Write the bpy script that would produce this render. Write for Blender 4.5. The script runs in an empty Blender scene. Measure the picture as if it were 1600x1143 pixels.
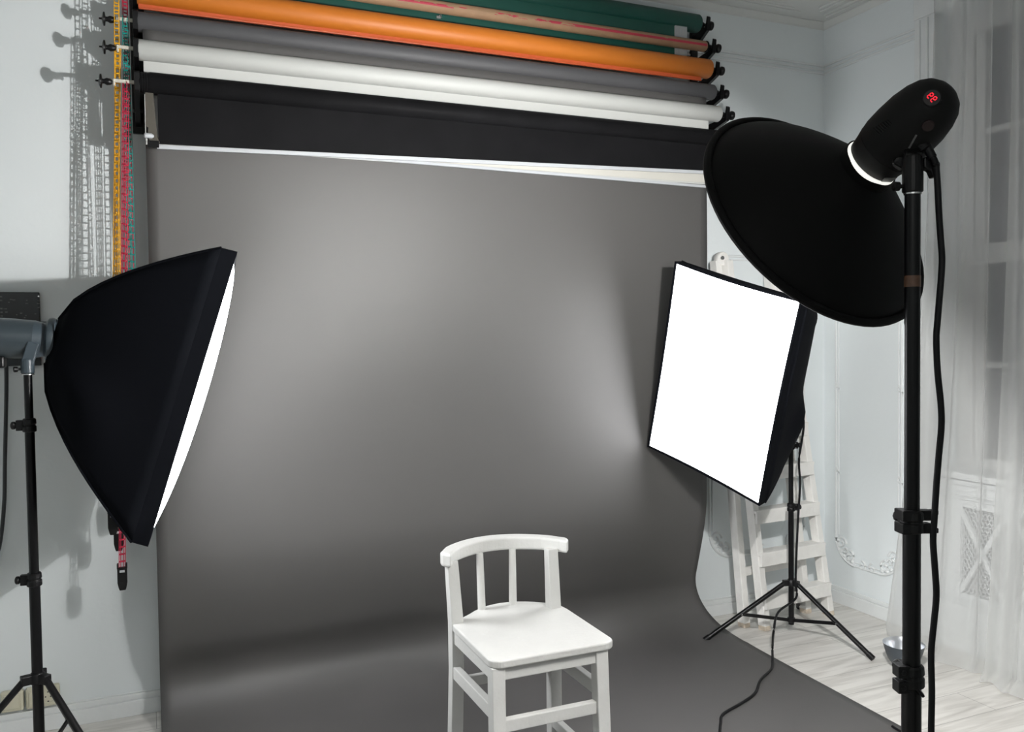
import bpy, bmesh, math, random
from mathutils import Vector, Matrix
random.seed(7)
PI = math.pi
C = bpy.context.scene.collection
scn = bpy.context.scene
V = Vector

# ------------------------------------------------------------------ camera
CAM = V((0.0, -4.0, 1.61))
ROT = Matrix(((0.91870343, 0.02504208, -0.39415341),
              (-0.39473177, 0.02519109, -0.918451),
              (-0.01307077, 0.99936895, 0.03302805)))
FPX = 1330.0
cam = bpy.data.objects.new('camera', bpy.data.cameras.new('camera'))
C.objects.link(cam)
cam.matrix_world = Matrix.Translation(CAM) @ ROT.to_4x4()
cam.data.lens = 36.0 * FPX / 1600.0
cam.data.sensor_width = 36.0
cam.data.clip_start = 0.05
scn.camera = cam

# ------------------------------------------------------------------ world, exposure, lights
w = bpy.data.worlds.new('world'); scn.world = w; w.use_nodes = True
w.node_tree.nodes['Background'].inputs[0].default_value = (0.25, 0.3, 0.4, 1)
w.node_tree.nodes['Background'].inputs[1].default_value = 0.04
scn.view_settings.view_transform = 'Standard'
scn.view_settings.look = 'None'
scn.view_settings.exposure = 0.0
scn.view_settings.gamma = 1.0
scn.view_settings.use_curve_mapping = False
DISH_W = 300.0          # flash tube in the beauty dish
BOX_L = 12.0             # radiance of the left softbox diffuser
BOX_R = 8.5

DAX = V((-0.069, 0.846, -0.528)).normalized()      # where the dish points
DFC = V((1.392, -2.500, 1.873))                    # centre of the dish rim
bulb = bpy.data.lights.new('flash_tube_light', 'POINT')
bulb.energy = DISH_W; bulb.shadow_soft_size = 0.022; bulb.color = (1.0, 0.985, 0.97)
BULB_POS = DFC - DAX * 0.162
# disk light added at the dish mouth to boost its soft fill
mouth = bpy.data.lights.new('dish_mouth_fill', 'AREA'); mouth.shape = 'DISK'; mouth.size = 0.48
mouth.energy = 14.0; mouth.color = (1.0, 0.985, 0.97)
mo = bpy.data.objects.new('dish_mouth_fill', mouth); C.objects.link(mo)
mo.location = DFC - DAX * 0.02; mo.rotation_euler = DAX.to_track_quat('-Z', 'Y').to_euler()
# added ambient fill, a soft point light without fixture behind the camera
rl = bpy.data.lights.new('ambient_fill_light', 'POINT'); rl.energy = 28; rl.shadow_soft_size = 0.25; rl.color = (1.0, 0.98, 0.95)
rlo = bpy.data.objects.new('ambient_fill_light', rl); C.objects.link(rlo); rlo.location = (-1.1, -5.2, 3.1)

# ------------------------------------------------------------------ materials
def mat(name, col, rough=0.6, metal=0.0, spec=0.5, noise=0.0, nscale=5.0, bump=0.0, bscale=40.0, emit=None, estr=0.0):
    m = bpy.data.materials.new(name); m.use_nodes = True
    nt = m.node_tree; b = nt.nodes['Principled BSDF']
    b.inputs['Base Color'].default_value = (*col, 1)
    b.inputs['Roughness'].default_value = rough
    b.inputs['Metallic'].default_value = metal
    b.inputs['Specular IOR Level'].default_value = spec
    tc = nt.nodes.new('ShaderNodeTexCoord')
    if noise:
        n = nt.nodes.new('ShaderNodeTexNoise'); n.inputs['Scale'].default_value = nscale
        n.inputs['Detail'].default_value = 5
        nt.links.new(tc.outputs['Object'], n.inputs['Vector'])
        r = nt.nodes.new('ShaderNodeValToRGB')
        r.color_ramp.elements[0].position = 0.3; r.color_ramp.elements[1].position = 0.7
        r.color_ramp.elements[0].color = (*[c * (1 - noise) for c in col], 1)
        r.color_ramp.elements[1].color = (*[min(1, c * (1 + noise)) for c in col], 1)
        nt.links.new(n.outputs['Fac'], r.inputs['Fac'])
        nt.links.new(r.outputs['Color'], b.inputs['Base Color'])
    if bump:
        n = nt.nodes.new('ShaderNodeTexNoise'); n.inputs['Scale'].default_value = bscale
        n.inputs['Detail'].default_value = 4
        nt.links.new(tc.outputs['Object'], n.inputs['Vector'])
        bp = nt.nodes.new('ShaderNodeBump'); bp.inputs['Strength'].default_value = bump
        bp.inputs['Distance'].default_value = 0.01
        nt.links.new(n.outputs['Fac'], bp.inputs['Height'])
        nt.links.new(bp.outputs['Normal'], b.inputs['Normal'])
    if emit:
        b.inputs['Emission Color'].default_value = (*emit, 1)
        b.inputs['Emission Strength'].default_value = estr
    return m

M = {}
M['wall'] = mat('wall_paint', (0.74, 0.785, 0.795), 0.7, noise=0.02, nscale=1.5, bump=0.12, bscale=25)
M['ceil'] = mat('ceiling_paint', (0.66, 0.67, 0.65), 0.85)
M['trim'] = mat('trim_paint', (0.73, 0.755, 0.755), 0.5, noise=0.03, nscale=8, bump=0.1, bscale=60)
M['chair'] = mat('chair_white_paint', (0.62, 0.62, 0.60), 0.38, noise=0.035, nscale=9, bump=0.12, bscale=70)
M['ladder'] = mat('ladder_white_paint', (0.82, 0.81, 0.78), 0.6, noise=0.05, nscale=12, bump=0.3, bscale=50)
M['backdrop'] = mat('grey_backdrop_paper', (0.080, 0.0775, 0.0755), 0.50, spec=0.5, noise=0.012, nscale=2, bump=0.10, bscale=6)
M['paper_grey'] = mat('grey_roll_paper', (0.075, 0.075, 0.08), 0.6)
M['paper_white'] = mat('white_roll_paper', (0.53, 0.54, 0.52), 0.6)
M['paper_cream'] = mat('cream_sheet_paper', (0.56, 0.55, 0.50), 0.6)
M['paper_black'] = mat('black_roll_paper', (0.0085, 0.0085, 0.0092), 0.5, spec=0.03, noise=0.15, nscale=7, bump=0.1, bscale=9)
M['paper_orange'] = mat('orange_roll_paper', (0.55, 0.16, 0.015), 0.5)
M['paper_rust'] = mat('rust_orange_paper', (0.50, 0.09, 0.025), 0.5)
M['paper_green'] = mat('green_roll_paper', (0.004, 0.06, 0.045), 0.5)
M['kraft'] = mat('kraft_tube_card', (0.34, 0.21, 0.12), 0.7, noise=0.08, nscale=20)
M['bar_white'] = mat('white_bar_plastic', (0.47, 0.49, 0.51), 0.35)
M['black_plastic'] = mat('black_plastic', (0.004, 0.004, 0.0045), 0.4, spec=0.3)
M['black_metal'] = mat('black_painted_metal', (0.003, 0.003, 0.0035), 0.3, spec=0.3)
M['dish_black'] = mat('dish_black_paint', (0.004, 0.004, 0.004), 0.6, spec=0.12)
M['dish_inner'] = mat('dish_white_interior', (0.92, 0.92, 0.90), 0.4)
M['fabric'] = mat('black_softbox_fabric', (0.003, 0.0035, 0.005), 0.8, spec=0.05, bump=0.35, bscale=7)
M['head_grey'] = mat('grey_flash_housing', (0.030, 0.042, 0.050), 0.4)
M['head_dark'] = mat('dark_flash_collar', (0.035, 0.05, 0.062), 0.4)
M['head_black'] = mat('black_flash_housing', (0.006, 0.006, 0.006), 0.6, spec=0.2, noise=0.1, nscale=30)
M['cream_plastic'] = mat('cream_plastic', (0.60, 0.58, 0.50), 0.4)
M['socket'] = mat('ivory_socket_plastic', (0.56, 0.54, 0.42), 0.35)
M['socket_dark'] = mat('socket_hole', (0.03, 0.03, 0.03), 0.6)
M['steel'] = mat('bright_steel', (0.7, 0.7, 0.7), 0.25, metal=1.0)
M['silver'] = mat('silver_interior', (0.75, 0.77, 0.8), 0.3, metal=0.9)
M['bowl'] = mat('slate_grey_enamel', (0.045, 0.055, 0.065), 0.4)
M['clamp'] = mat('khaki_clamp_metal', (0.065, 0.058, 0.045), 0.5)
M['rubber'] = mat('black_cable_rubber', (0.004, 0.004, 0.005), 0.5, spec=0.25)
M['cable_grey'] = mat('dark_grey_cable', (0.03, 0.033, 0.035), 0.5)
M['chain_yellow'] = mat('yellow_chain_plastic', (0.72, 0.36, 0.01), 0.4)
M['chain_red'] = mat('red_chain_plastic', (0.42, 0.012, 0.045), 0.4)
M['chain_teal'] = mat('teal_chain_plastic', (0.0, 0.23, 0.20), 0.4)
M['led'] = mat('red_led_display', (0.3, 0.0, 0.01), 0.4, emit=(1.0, 0.01, 0.03), estr=1.6)
M['led_dim'] = mat('dim_red_button', (0.012, 0.001, 0.001), 0.4)
M['label'] = mat('grey_sticker', (0.13, 0.13, 0.125), 0.5, noise=0.4, nscale=90)
M['copper'] = mat('brown_label_band', (0.12, 0.06, 0.035), 0.35, noise=0.3, nscale=60)
M['wood_end'] = mat('bare_worn_wood', (0.60, 0.52, 0.42), 0.7, noise=0.2, nscale=40)
M['frame'] = mat('window_frame_paint', (0.50, 0.51, 0.50), 0.5)
M['mesh_dark'] = mat('radiator_recess', (0.16, 0.17, 0.17), 0.8)
M['leak'] = mat('flash_light_leak_ring', (0.9, 0.9, 0.88), 0.4, emit=(1.0, 1.0, 0.93), estr=0.85)
M['panel_black'] = mat('glossy_black_panel', (0.006, 0.009, 0.011), 0.3, noise=0.7, nscale=22)

def diffuser_mat(name, s):
    m = bpy.data.materials.new(name); m.use_nodes = True
    b = m.node_tree.nodes['Principled BSDF']
    b.inputs['Base Color'].default_value = (0.8, 0.8, 0.8, 1)
    b.inputs['Emission Color'].default_value = (0.97, 0.98, 1.0, 1)
    b.inputs['Emission Strength'].default_value = s
    return m
M['diff_l'] = diffuser_mat('left_diffuser_cloth', BOX_L)
M['diff_r'] = diffuser_mat('right_diffuser_cloth', BOX_R)

def floor_mat():
    m = bpy.data.materials.new('whitewashed_laminate'); m.use_nodes = True
    nt = m.node_tree; b = nt.nodes['Principled BSDF']; b.inputs['Roughness'].default_value = 0.32
    tc = nt.nodes.new('ShaderNodeTexCoord')
    br = nt.nodes.new('ShaderNodeTexBrick')
    br.inputs['Scale'].default_value = 1.0; br.inputs['Brick Width'].default_value = 1.25
    br.inputs['Row Height'].default_value = 0.19; br.inputs['Mortar Size'].default_value = 0.0015
    br.inputs['Mortar Smooth'].default_value = 0.3
    br.offset = 0.37
    br.inputs['Color1'].default_value = (0.70, 0.685, 0.65, 1)
    br.inputs['Color2'].default_value = (0.63, 0.615, 0.585, 1)
    br.inputs['Mortar'].default_value = (0.30, 0.29, 0.27, 1)
    nt.links.new(tc.outputs['Object'], br.inputs['Vector'])
    mp = nt.nodes.new('ShaderNodeMapping'); mp.inputs['Scale'].default_value = (1.2, 11, 1)
    nt.links.new(tc.outputs['Object'], mp.inputs['Vector'])
    n = nt.nodes.new('ShaderNodeTexNoise'); n.inputs['Scale'].default_value = 1.6; n.inputs['Detail'].default_value = 8
    n.inputs['Distortion'].default_value = 0.8
    nt.links.new(mp.outputs['Vector'], n.inputs['Vector'])
    r = nt.nodes.new('ShaderNodeValToRGB')
    r.color_ramp.elements[0].position = 0.30; r.color_ramp.elements[0].color = (0.74, 0.73, 0.71, 1)
    r.color_ramp.elements[1].position = 0.58; r.color_ramp.elements[1].color = (1.1, 1.1, 1.1, 1)
    nt.links.new(n.outputs['Fac'], r.inputs['Fac'])
    mx = nt.nodes.new('ShaderNodeMix'); mx.data_type = 'RGBA'; mx.blend_type = 'MULTIPLY'
    mx.inputs['Factor'].default_value = 1.0
    nt.links.new(br.outputs['Color'], mx.inputs['A']); nt.links.new(r.outputs['Color'], mx.inputs['B'])
    nt.links.new(mx.outputs['Result'], b.inputs['Base Color'])
    return m
M['floor'] = floor_mat()

def curtain_mat():
    m = bpy.data.materials.new('sheer_white_voile'); m.use_nodes = True
    nt = m.node_tree; nt.nodes.clear()
    out = nt.nodes.new('ShaderNodeOutputMaterial')
    tr = nt.nodes.new('ShaderNodeBsdfTransparent'); tr.inputs[0].default_value = (0.95, 0.95, 0.95, 1)
    df = nt.nodes.new('ShaderNodeBsdfDiffuse'); df.inputs[0].default_value = (0.80, 0.81, 0.80, 1)
    tl = nt.nodes.new('ShaderNodeBsdfTranslucent'); tl.inputs[0].default_value = (0.8, 0.8, 0.79, 1)
    m1 = nt.nodes.new('ShaderNodeMixShader'); m1.inputs[0].default_value = 0.3
    nt.links.new(df.outputs[0], m1.inputs[1]); nt.links.new(tl.outputs[0], m1.inputs[2])
    # cloth covers more when seen edge-on
    lw = nt.nodes.new('ShaderNodeLayerWeight'); lw.inputs['Blend'].default_value = 0.45
    mr = nt.nodes.new('ShaderNodeMapRange'); mr.inputs['To Min'].default_value = 0.36; mr.inputs['To Max'].default_value = 0.97
    nt.links.new(lw.outputs['Facing'], mr.inputs['Value'])
    m2 = nt.nodes.new('ShaderNodeMixShader')
    nt.links.new(mr.outputs['Result'], m2.inputs[0])
    nt.links.new(tr.outputs[0], m2.inputs[1]); nt.links.new(m1.outputs[0], m2.inputs[2])
    nt.links.new(m2.outputs[0], out.inputs[0])
    return m
M['curtain'] = curtain_mat()

def glass_mat():
    m = bpy.data.materials.new('night_window_glass'); m.use_nodes = True
    b = m.node_tree.nodes['Principled BSDF']
    b.inputs['Base Color'].default_value = (0.9, 0.95, 0.95, 1); b.inputs['Roughness'].default_value = 0.02
    b.inputs['Transmission Weight'].default_value = 1.0; b.inputs['IOR'].default_value = 1.45
    return m
M['glass'] = glass_mat()

def red_print_mat():
    m = bpy.data.materials.new('torn_red_print'); m.use_nodes = True
    nt = m.node_tree; b = nt.nodes['Principled BSDF']; b.inputs['Roughness'].default_value = 0.6
    tc = nt.nodes.new('ShaderNodeTexCoord')
    mp = nt.nodes.new('ShaderNodeMapping'); mp.inputs['Scale'].default_value = (14, 60, 60)
    nt.links.new(tc.outputs['Object'], mp.inputs['Vector'])
    n = nt.nodes.new('ShaderNodeTexNoise'); n.inputs['Scale'].default_value = 1.0; n.inputs['Detail'].default_value = 4
    nt.links.new(mp.outputs['Vector'], n.inputs['Vector'])
    sx = nt.nodes.new('ShaderNodeSeparateXYZ'); nt.links.new(tc.outputs['Object'], sx.inputs[0])
    # threshold grows in the middle of the tube where the print is scraped off
    c = nt.nodes.new('ShaderNodeMath'); c.operation = 'SUBTRACT'; c.inputs[1].default_value = 0.22
    nt.links.new(sx.outputs['X'], c.inputs[0])
    a = nt.nodes.new('ShaderNodeMath'); a.operation = 'ABSOLUTE'; nt.links.new(c.outputs[0], a.inputs[0])
    mr = nt.nodes.new('ShaderNodeMapRange'); mr.inputs['From Min'].default_value = 0.10; mr.inputs['From Max'].default_value = 0.50
    mr.inputs['To Min'].default_value = 0.58; mr.inputs['To Max'].default_value = 0.33
    nt.links.new(a.outputs[0], mr.inputs['Value'])
    g = nt.nodes.new('ShaderNodeMath'); g.operation = 'GREATER_THAN'
    nt.links.new(n.outputs['Fac'], g.inputs[0]); nt.links.new(mr.outputs['Result'], g.inputs[1])
    mx = nt.nodes.new('ShaderNodeMix'); mx.data_type = 'RGBA'
    mx.inputs['A'].default_value = (0.34, 0.21, 0.12, 1); mx.inputs['B'].default_value = (0.42, 0.03, 0.06, 1)
    nt.links.new(g.outputs[0], mx.inputs['Factor']); nt.links.new(mx.outputs['Result'], b.inputs['Base Color'])
    return m
M['red_print'] = red_print_mat()

# ------------------------------------------------------------------ mesh helpers
def frame(d, up=V((0, 0, 1))):
    d = V(d).normalized()
    if abs(d.dot(up)) > 0.98: up = V((0, 1, 0))
    r = d.cross(up).normalized(); u = r.cross(d).normalized()
    return r, u, d

class MB:
    def __init__(s): s.bm = bmesh.new()
    def face(s, vs):
        try: return s.bm.faces.new(vs)
        except ValueError: return None
    def rings(s, rings, closed=True, cap=True):
        R = [[s.bm.verts.new(p) for p in r] for r in rings]
        n = len(R[0])
        for a, b in zip(R, R[1:]):
            for i in range(n if closed else n - 1):
                j = (i + 1) % n
                s.face((a[i], a[j], b[j], b[i]))
        if cap and closed:
            s.face(R[0][::-1]); s.face(R[-1])
        return s
    def box(s, lo, hi):
        x0, y0, z0 = lo; x1, y1, z1 = hi
        return s.rings([[(x0, y0, z0), (x1, y0, z0), (x1, y1, z0), (x0, y1, z0)],
                        [(x0, y0, z1), (x1, y0, z1), (x1, y1, z1), (x0, y1, z1)]])
    def obox(s, c, a, b, d, la, lb, ld):
        c = V(c)
        def r(k): return [c + a * x * la / 2 + b * y * lb / 2 + d * k * ld / 2 for x, y in ((-1, -1), (1, -1), (1, 1), (-1, 1))]
        return s.rings([r(-1), r(1)])
    def bar(s, p0, p1, wa, wb, up=V((0, 0, 1)), wa1=None, wb1=None):
        p0 = V(p0); p1 = V(p1); r, u, d = frame(p1 - p0, up)
        wa1 = wa if wa1 is None else wa1; wb1 = wb if wb1 is None else wb1
        q = ((-1, -1), (1, -1), (1, 1), (-1, 1))
        return s.rings([[p0 + r * x * wa / 2 + u * y * wb / 2 for x, y in q],
                        [p1 + r * x * wa1 / 2 + u * y * wb1 / 2 for x, y in q]])
    def lathe(s, o, d, prof, n=32, cap=True, up=V((0, 0, 1))):
        o = V(o); r, u, d = frame(d, up)
        return s.rings([[o + d * t + (r * math.cos(2 * PI * i / n) + u * math.sin(2 * PI * i / n)) * R for i in range(n)] for t, R in prof], cap=cap)
    def cyl(s, p0, p1, r0, r1=None, n=20):
        p0 = V(p0); p1 = V(p1); L = (p1 - p0).length
        return s.lathe(p0, p1 - p0, [(0, r0), (L, r0 if r1 is None else r1)], n)
    def tube(s, pts, r, n=8, up=V((0, 0, 1))):
        pts = [V(p) for p in pts]; rings = []
        for i, p in enumerate(pts):
            d = pts[min(i + 1, len(pts) - 1)] - pts[max(i - 1, 0)]
            a, b, d = frame(d, up)
            rings.append([p + (a * math.cos(2 * PI * k / n) + b * math.sin(2 * PI * k / n)) * r for k in range(n)])
        return s.rings(rings)
    def prism(s, poly, z0, z1):
        return s.rings([[(x, y, z0) for x, y in poly], [(x, y, z1) for x, y in poly]])
    def prism_dir(s, poly, off):     # poly is a list of 3D points, extruded by off
        off = V(off)
        return s.rings([[V(p) for p in poly], [V(p) + off for p in poly]])
    def grid(s, f, nu, nv):
        vs = [[s.bm.verts.new(f(i / nu, j / nv)) for j in range(nv + 1)] for i in range(nu + 1)]
        for i in range(nu):
            for j in range(nv):
                s.face((vs[i][j], vs[i + 1][j], vs[i + 1][j + 1], vs[i][j + 1]))
        return s
    def build(s, name, m, parent=None, bevel=0.0, smooth=False, solid=0.0, seg=2, subd=0):
        bmesh.ops.recalc_face_normals(s.bm, faces=s.bm.faces)
        off = world_loc(parent) if parent else V((0, 0, 0))
        if off.length: bmesh.ops.translate(s.bm, verts=s.bm.verts, vec=-off)
        me = bpy.data.meshes.new(name); s.bm.to_mesh(me); s.bm.free()
        me.materials.append(m)
        if smooth:
            for p in me.polygons: p.use_smooth = True
        o = bpy.data.objects.new(name, me); C.objects.link(o)
        if parent: o.parent = parent
        if solid:
            md = o.modifiers.new('solid', 'SOLIDIFY'); md.thickness = solid; md.offset = 0
        if bevel:
            md = o.modifiers.new('bevel', 'BEVEL'); md.width = bevel; md.segments = seg; md.limit_method = 'ANGLE'; md.angle_limit = 0.6
        if subd:
            md = o.modifiers.new('sub', 'SUBSURF'); md.levels = subd; md.render_levels = subd
        if smooth and not subd:
            try:
                me.set_sharp_from_angle(angle=0.7)
            except Exception: pass
        return o

def world_loc(o):
    p = V((0, 0, 0))
    while o is not None:
        p += o.location; o = o.parent
    return p

def tag(o, label=None, cat=None, group=None, kind=None):
    if label: o['label'] = label
    if cat: o['category'] = cat
    if group: o['group'] = group
    if kind: o['kind'] = kind
    return o
def thing(name, label, cat, loc, group=None):
    o = bpy.data.objects.new(name, None); C.objects.link(o); o.location = loc
    o.empty_display_size = 0.05
    return tag(o, label, cat, group)
def struct(o, label=None, cat=None): return tag(o, label, cat, None, 'structure')
def smooth_path(pts, n=8):
    pts = [V(p) for p in pts]; out = []
    for i in range(len(pts) - 1):
        p0 = pts[max(i - 1, 0)]; p1 = pts[i]; p2 = pts[i + 1]; p3 = pts[min(i + 2, len(pts) - 1)]
        for k in range(n):
            t = k / n
            out.append(0.5 * ((2 * p1) + (p2 - p0) * t + (2 * p0 - 5 * p1 + 4 * p2 - p3) * t * t + (-p0 + 3 * p1 - 3 * p2 + p3) * t ** 3))
    out.append(pts[-1]); return out

# ------------------------------------------------------------------ the room
XR, ZC, XL, YF = 3.78, 3.46, -2.2, -6.2
WY0, WY1 = -0.80, -2.50       # window niche along the right wall
struct(MB().box((XL - .1, YF - .1, -0.1), (XR + .5, 0.1, 0.0)).build('floor', M['floor']), 'whitewashed laminate plank floor', 'floor')
struct(MB().box((XL - .1, YF - .1, ZC), (XR + .5, 0.1, ZC + 0.1)).build('ceiling', M['ceil']), 'plain white plaster ceiling', 'ceiling')
struct(MB().box((XL - .1, 0.0, 0.0), (XR + .5, 0.1, ZC)).build('wall_back', M['wall']), 'white painted wall behind the backdrop rolls', 'wall')
b = MB()
b.box((XR, WY0, 0), (XR + .4, 0, ZC)); b.box((XR, YF, 0), (XR + .4, WY1, ZC))
b.box((XR, WY1, 3.25), (XR + .4, WY0, ZC)); b.box((XR, WY1, 0), (XR + .4, WY0, 0.90))
struct(b.build('wall_right', M['wall']), 'white painted wall with the curtained window niche', 'wall')
struct(MB().box((XL - .1, YF, 0), (XL, 0, ZC)).build('wall_left', M['wall']), 'white wall beyond the left picture edge', 'wall')
struct(MB().box((XL - .1, YF - .1, 0), (XR + .5, YF, ZC)).build('wall_front', M['wall']), 'white wall behind the camera', 'wall')

# skirting with a groove line
b = MB()
b.box((XL, -0.018, 0), (XR, 0, 0.066)); b.box((XL, -0.013, 0.0695), (XR, 0, 0.094)); b.box((XL, -0.006, 0.094), (XR, 0, 0.101))
b.box((XL, -0.010, 0.06), (XR, 0, 0.075))
struct(b.build('baseboard_back', M['trim'], bevel=0.003), 'low white skirting board along the back wall', 'baseboard')
b = MB()
b.box((XR - 0.020, WY0 + .13, 0), (XR, 0, 0.075)); b.box((XR - 0.012, WY0 + .13, 0.075), (XR, 0, 0.098))
struct(b.build('baseboard_right', M['trim'], bevel=0.003), 'low white skirting board along the right wall', 'baseboard')
# picture rail
b = MB()
for z, t in ((3.165, 0.012), (3.190, 0.006), (3.212, 0.010)):
    b.box((XL, -t, z - .006), (XR, 0, z + .006))
struct(b.build('trim_1', M['trim'], bevel=0.004), 'white picture rail on the back wall', 'trim')
b = MB()
for z, t in ((3.165, 0.012), (3.190, 0.006), (3.212, 0.010)):
    b.box((XR - t, WY0 + .13, z - .006), (XR, 0, z + .006))
struct(b.build('trim_2', M['trim'], bevel=0.004), 'white picture rail on the right wall', 'trim')
# ceiling mouldings
b = MB()
for i, (x, y) in enumerate(((3.70, -.11), (3.655, -.14), (3.60, -.17), (3.565, -.20))):
    t = 0.010
    b.box((x - t, -4.0, ZC - .012), (x + t, y, ZC)); b.box((1.0, y - t, ZC - .004), (x - .20 - i * .03, y + t, ZC))
b.box((3.30, -.75, ZC - .010), (3.33, -.40, ZC)); b.box((3.05, -.43, ZC - .010), (3.33, -.40, ZC))
struct(b.build('trim_3', M['ceil'], bevel=0.003), 'ribbed plaster moulding on the ceiling', 'trim')
b = MB()
def cove(f0, f1):
    b.prism_dir(f0, V(f1))
b.prism_dir([(XL, 0, ZC - .035), (XL, -.012, ZC - .03), (XL, -.035, ZC - .006), (XL, -.035, ZC), (XL, 0, ZC)], (XR - XL, 0, 0))
b.prism_dir([(XR, YF, ZC - .035), (XR - .012, YF, ZC - .03), (XR - .035, YF, ZC - .006), (XR - .035, YF, ZC), (XR, YF, ZC)], (0, -YF, 0))
struct(b.build('trim_4', M['ceil']), 'small plaster cove where walls meet ceiling', 'trim')

# ornate panel mouldings (rococo frames) on both walls
def panel_frame(P, u0, u1, v0, v1, name, label):
    """P(u, v, off) maps wall coordinates to 3D"""
    b = MB()
    r = 0.006
    for du, rr in ((0, .007), (.020, .004)):
        b.tube([P(u0 + du, v0 + .16, .003), P(u0 + du, v1 - .16, .003)], rr)
        b.tube([P(u1 - du, v0 + .16, .003), P(u1 - du, v1 - .16, .003)], rr)
        b.tube([P(u0 + .15, v0 + du, .003), P(u1 - .15, v0 + du, .003)], rr)
        b.tube([P(u0 + .15, v1 - du, .003), P(u1 - .15, v1 - du, .003)], rr)
    def scroll(cu, cv, R, a0, turns, s, rr=.006):
        pts = []
        for k in range(22):
            t = k / 21; a = a0 + s * turns * 2 * PI * t; q = R * (1 - .8 * t)
            pts.append(P(cu + q * math.cos(a), cv + q * math.sin(a), .004))
        b.tube(pts, rr, 6)
    for cu, su in ((u0, 1), (u1, -1)):
        for cv, sv in ((v0, 1), (v1, -1)):
            pts = []
            for k in range(13):
                a = k / 12 * PI / 2
                pts.append(P(cu + su * .15 * (1 - math.sin(a)) , cv + sv * .16 * (1 - math.cos(a)) * 1.0, .004))
            b.tube(pts, .009, 6)
            scroll(cu + su * .045, cv + sv * .115, .04, 0 if su > 0 else PI, 1.2, su * sv, .007)
            scroll(cu + su * .11, cv + sv * .05, .035, PI / 2, 1.2, -su * sv, .007)
            scroll(cu + su * .075, cv + sv * .08, .022, PI, 1.1, su * sv, .006)
            for k in range(6):
                a = k / 5 * PI / 2
                p = P(cu + su * (.13 - .11 * math.sin(a)), cv + sv * (.13 - .11 * math.cos(a)), .004)
                b.lathe(p, P(0, 0, 1) - P(0, 0, 0), [(0, .013), (.006, .009), (.009, .002)], 8)
    v = v0 + .55
    while v < v1 - .3:
        for cu in (u0 + .008, u1 - .008):
            scroll(cu, v, .018, PI / 2, .9, 1, .005)
            b.tube([P(cu - .012, v + .03, .004), P(cu + .016, v - .012, .006), P(cu + .018, v - .03, .003)], .005, 6)
        v += .5
    uc = (u0 + u1) / 2
    for s in (1, -1):
        scroll(uc + s * .04, v0 + .015, .03, PI / 2, 1, s, .006); scroll(uc + s * .04, v1 - .015, .03, -PI / 2, 1, -s, .006)
    return struct(b.build(name, M['trim'], smooth=True), label, 'trim')
panel_frame(lambda u, v, o: V((XR - o, -u, v)), 0.10, 0.58, 0.25, 2.13, 'trim_5', 'ornate plaster panel moulding on the right wall')
panel_frame(lambda u, v, o: V((u, -o, v)), 2.93, 3.62, 0.33, 2.06, 'trim_6', 'ornate plaster panel moulding on the back wall behind the ladder')
# casing beside the niche
b = MB()
b.box((XR - .022, WY0, 0), (XR - .001, WY0 + .125, 3.2495)); b.box((XR - .032, WY0 + .035, 0.05), (XR - .0215, WY0 + .05, 3.24))
b.box((XR - .030, WY0 + .085, 0.05), (XR - .0215, WY0 + .10, 3.24)); b.box((XR - .026, WY1 - .130, 3.25), (XR - .001, WY0 + .130, 3.38))
b.box((XR - .022, WY1 - .125, 0), (XR - .001, WY1, 3.2495))
struct(b.build('trim_7', M['trim'], bevel=0.003), 'white moulded casing around the window niche', 'trim')

# window
wn = bpy.data.objects.new('window_1', None); C.objects.link(wn); wn.location = (XR + .2, (WY0 + WY1) / 2, 0.9)
struct(wn, 'tall white casement window behind the sheer curtain', 'window')
b = MB(); gx = XR + .20
b.box((gx - .05, WY0 - .09, .9005), (gx + .05, WY0 - .0005, 3.1295)); b.box((gx - .05, WY1 + .0005, .9005), (gx + .05, WY1 + .09, 3.1295))
b.box((gx - .052, WY1 + .0005, 3.13), (gx + .05, WY0 - .0005, 3.2495)); b.box((gx - .047, WY1 + .001, .901), (gx + .047, WY0 - .001, .96))
b.box((gx - .06, WY1, 1.955), (gx + .05, WY0, 2.055)); b.box((gx - .075, WY1, 1.99), (gx - .05, WY0, 2.02))
for yc in (-1.38, -1.92): b.box((gx - .044, yc - .06, .902), (gx + .044, yc + .06, 3.2))
for z0 in (1.44, 2.63): b.box((gx - .03, WY1, z0 - .016), (gx + .03, WY0, z0 + .016))
for k in range(3):
    yy = WY0 - .09 - k * .54
    b.box((gx - .035, yy - .055, .96), (gx + .02, yy, 3.13))
b.build('window_frame', M['frame'], wn, bevel=.005)
MB().box((gx - .004, WY1 + .05, .93), (gx + .004, WY0 - .05, 3.2)).build('window_pane', M['glass'], wn)
MB().box((XR - .05, WY1, .87), (gx - .05, WY0, .905)).build('window_sill', M['trim'], wn, bevel=.008)

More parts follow.
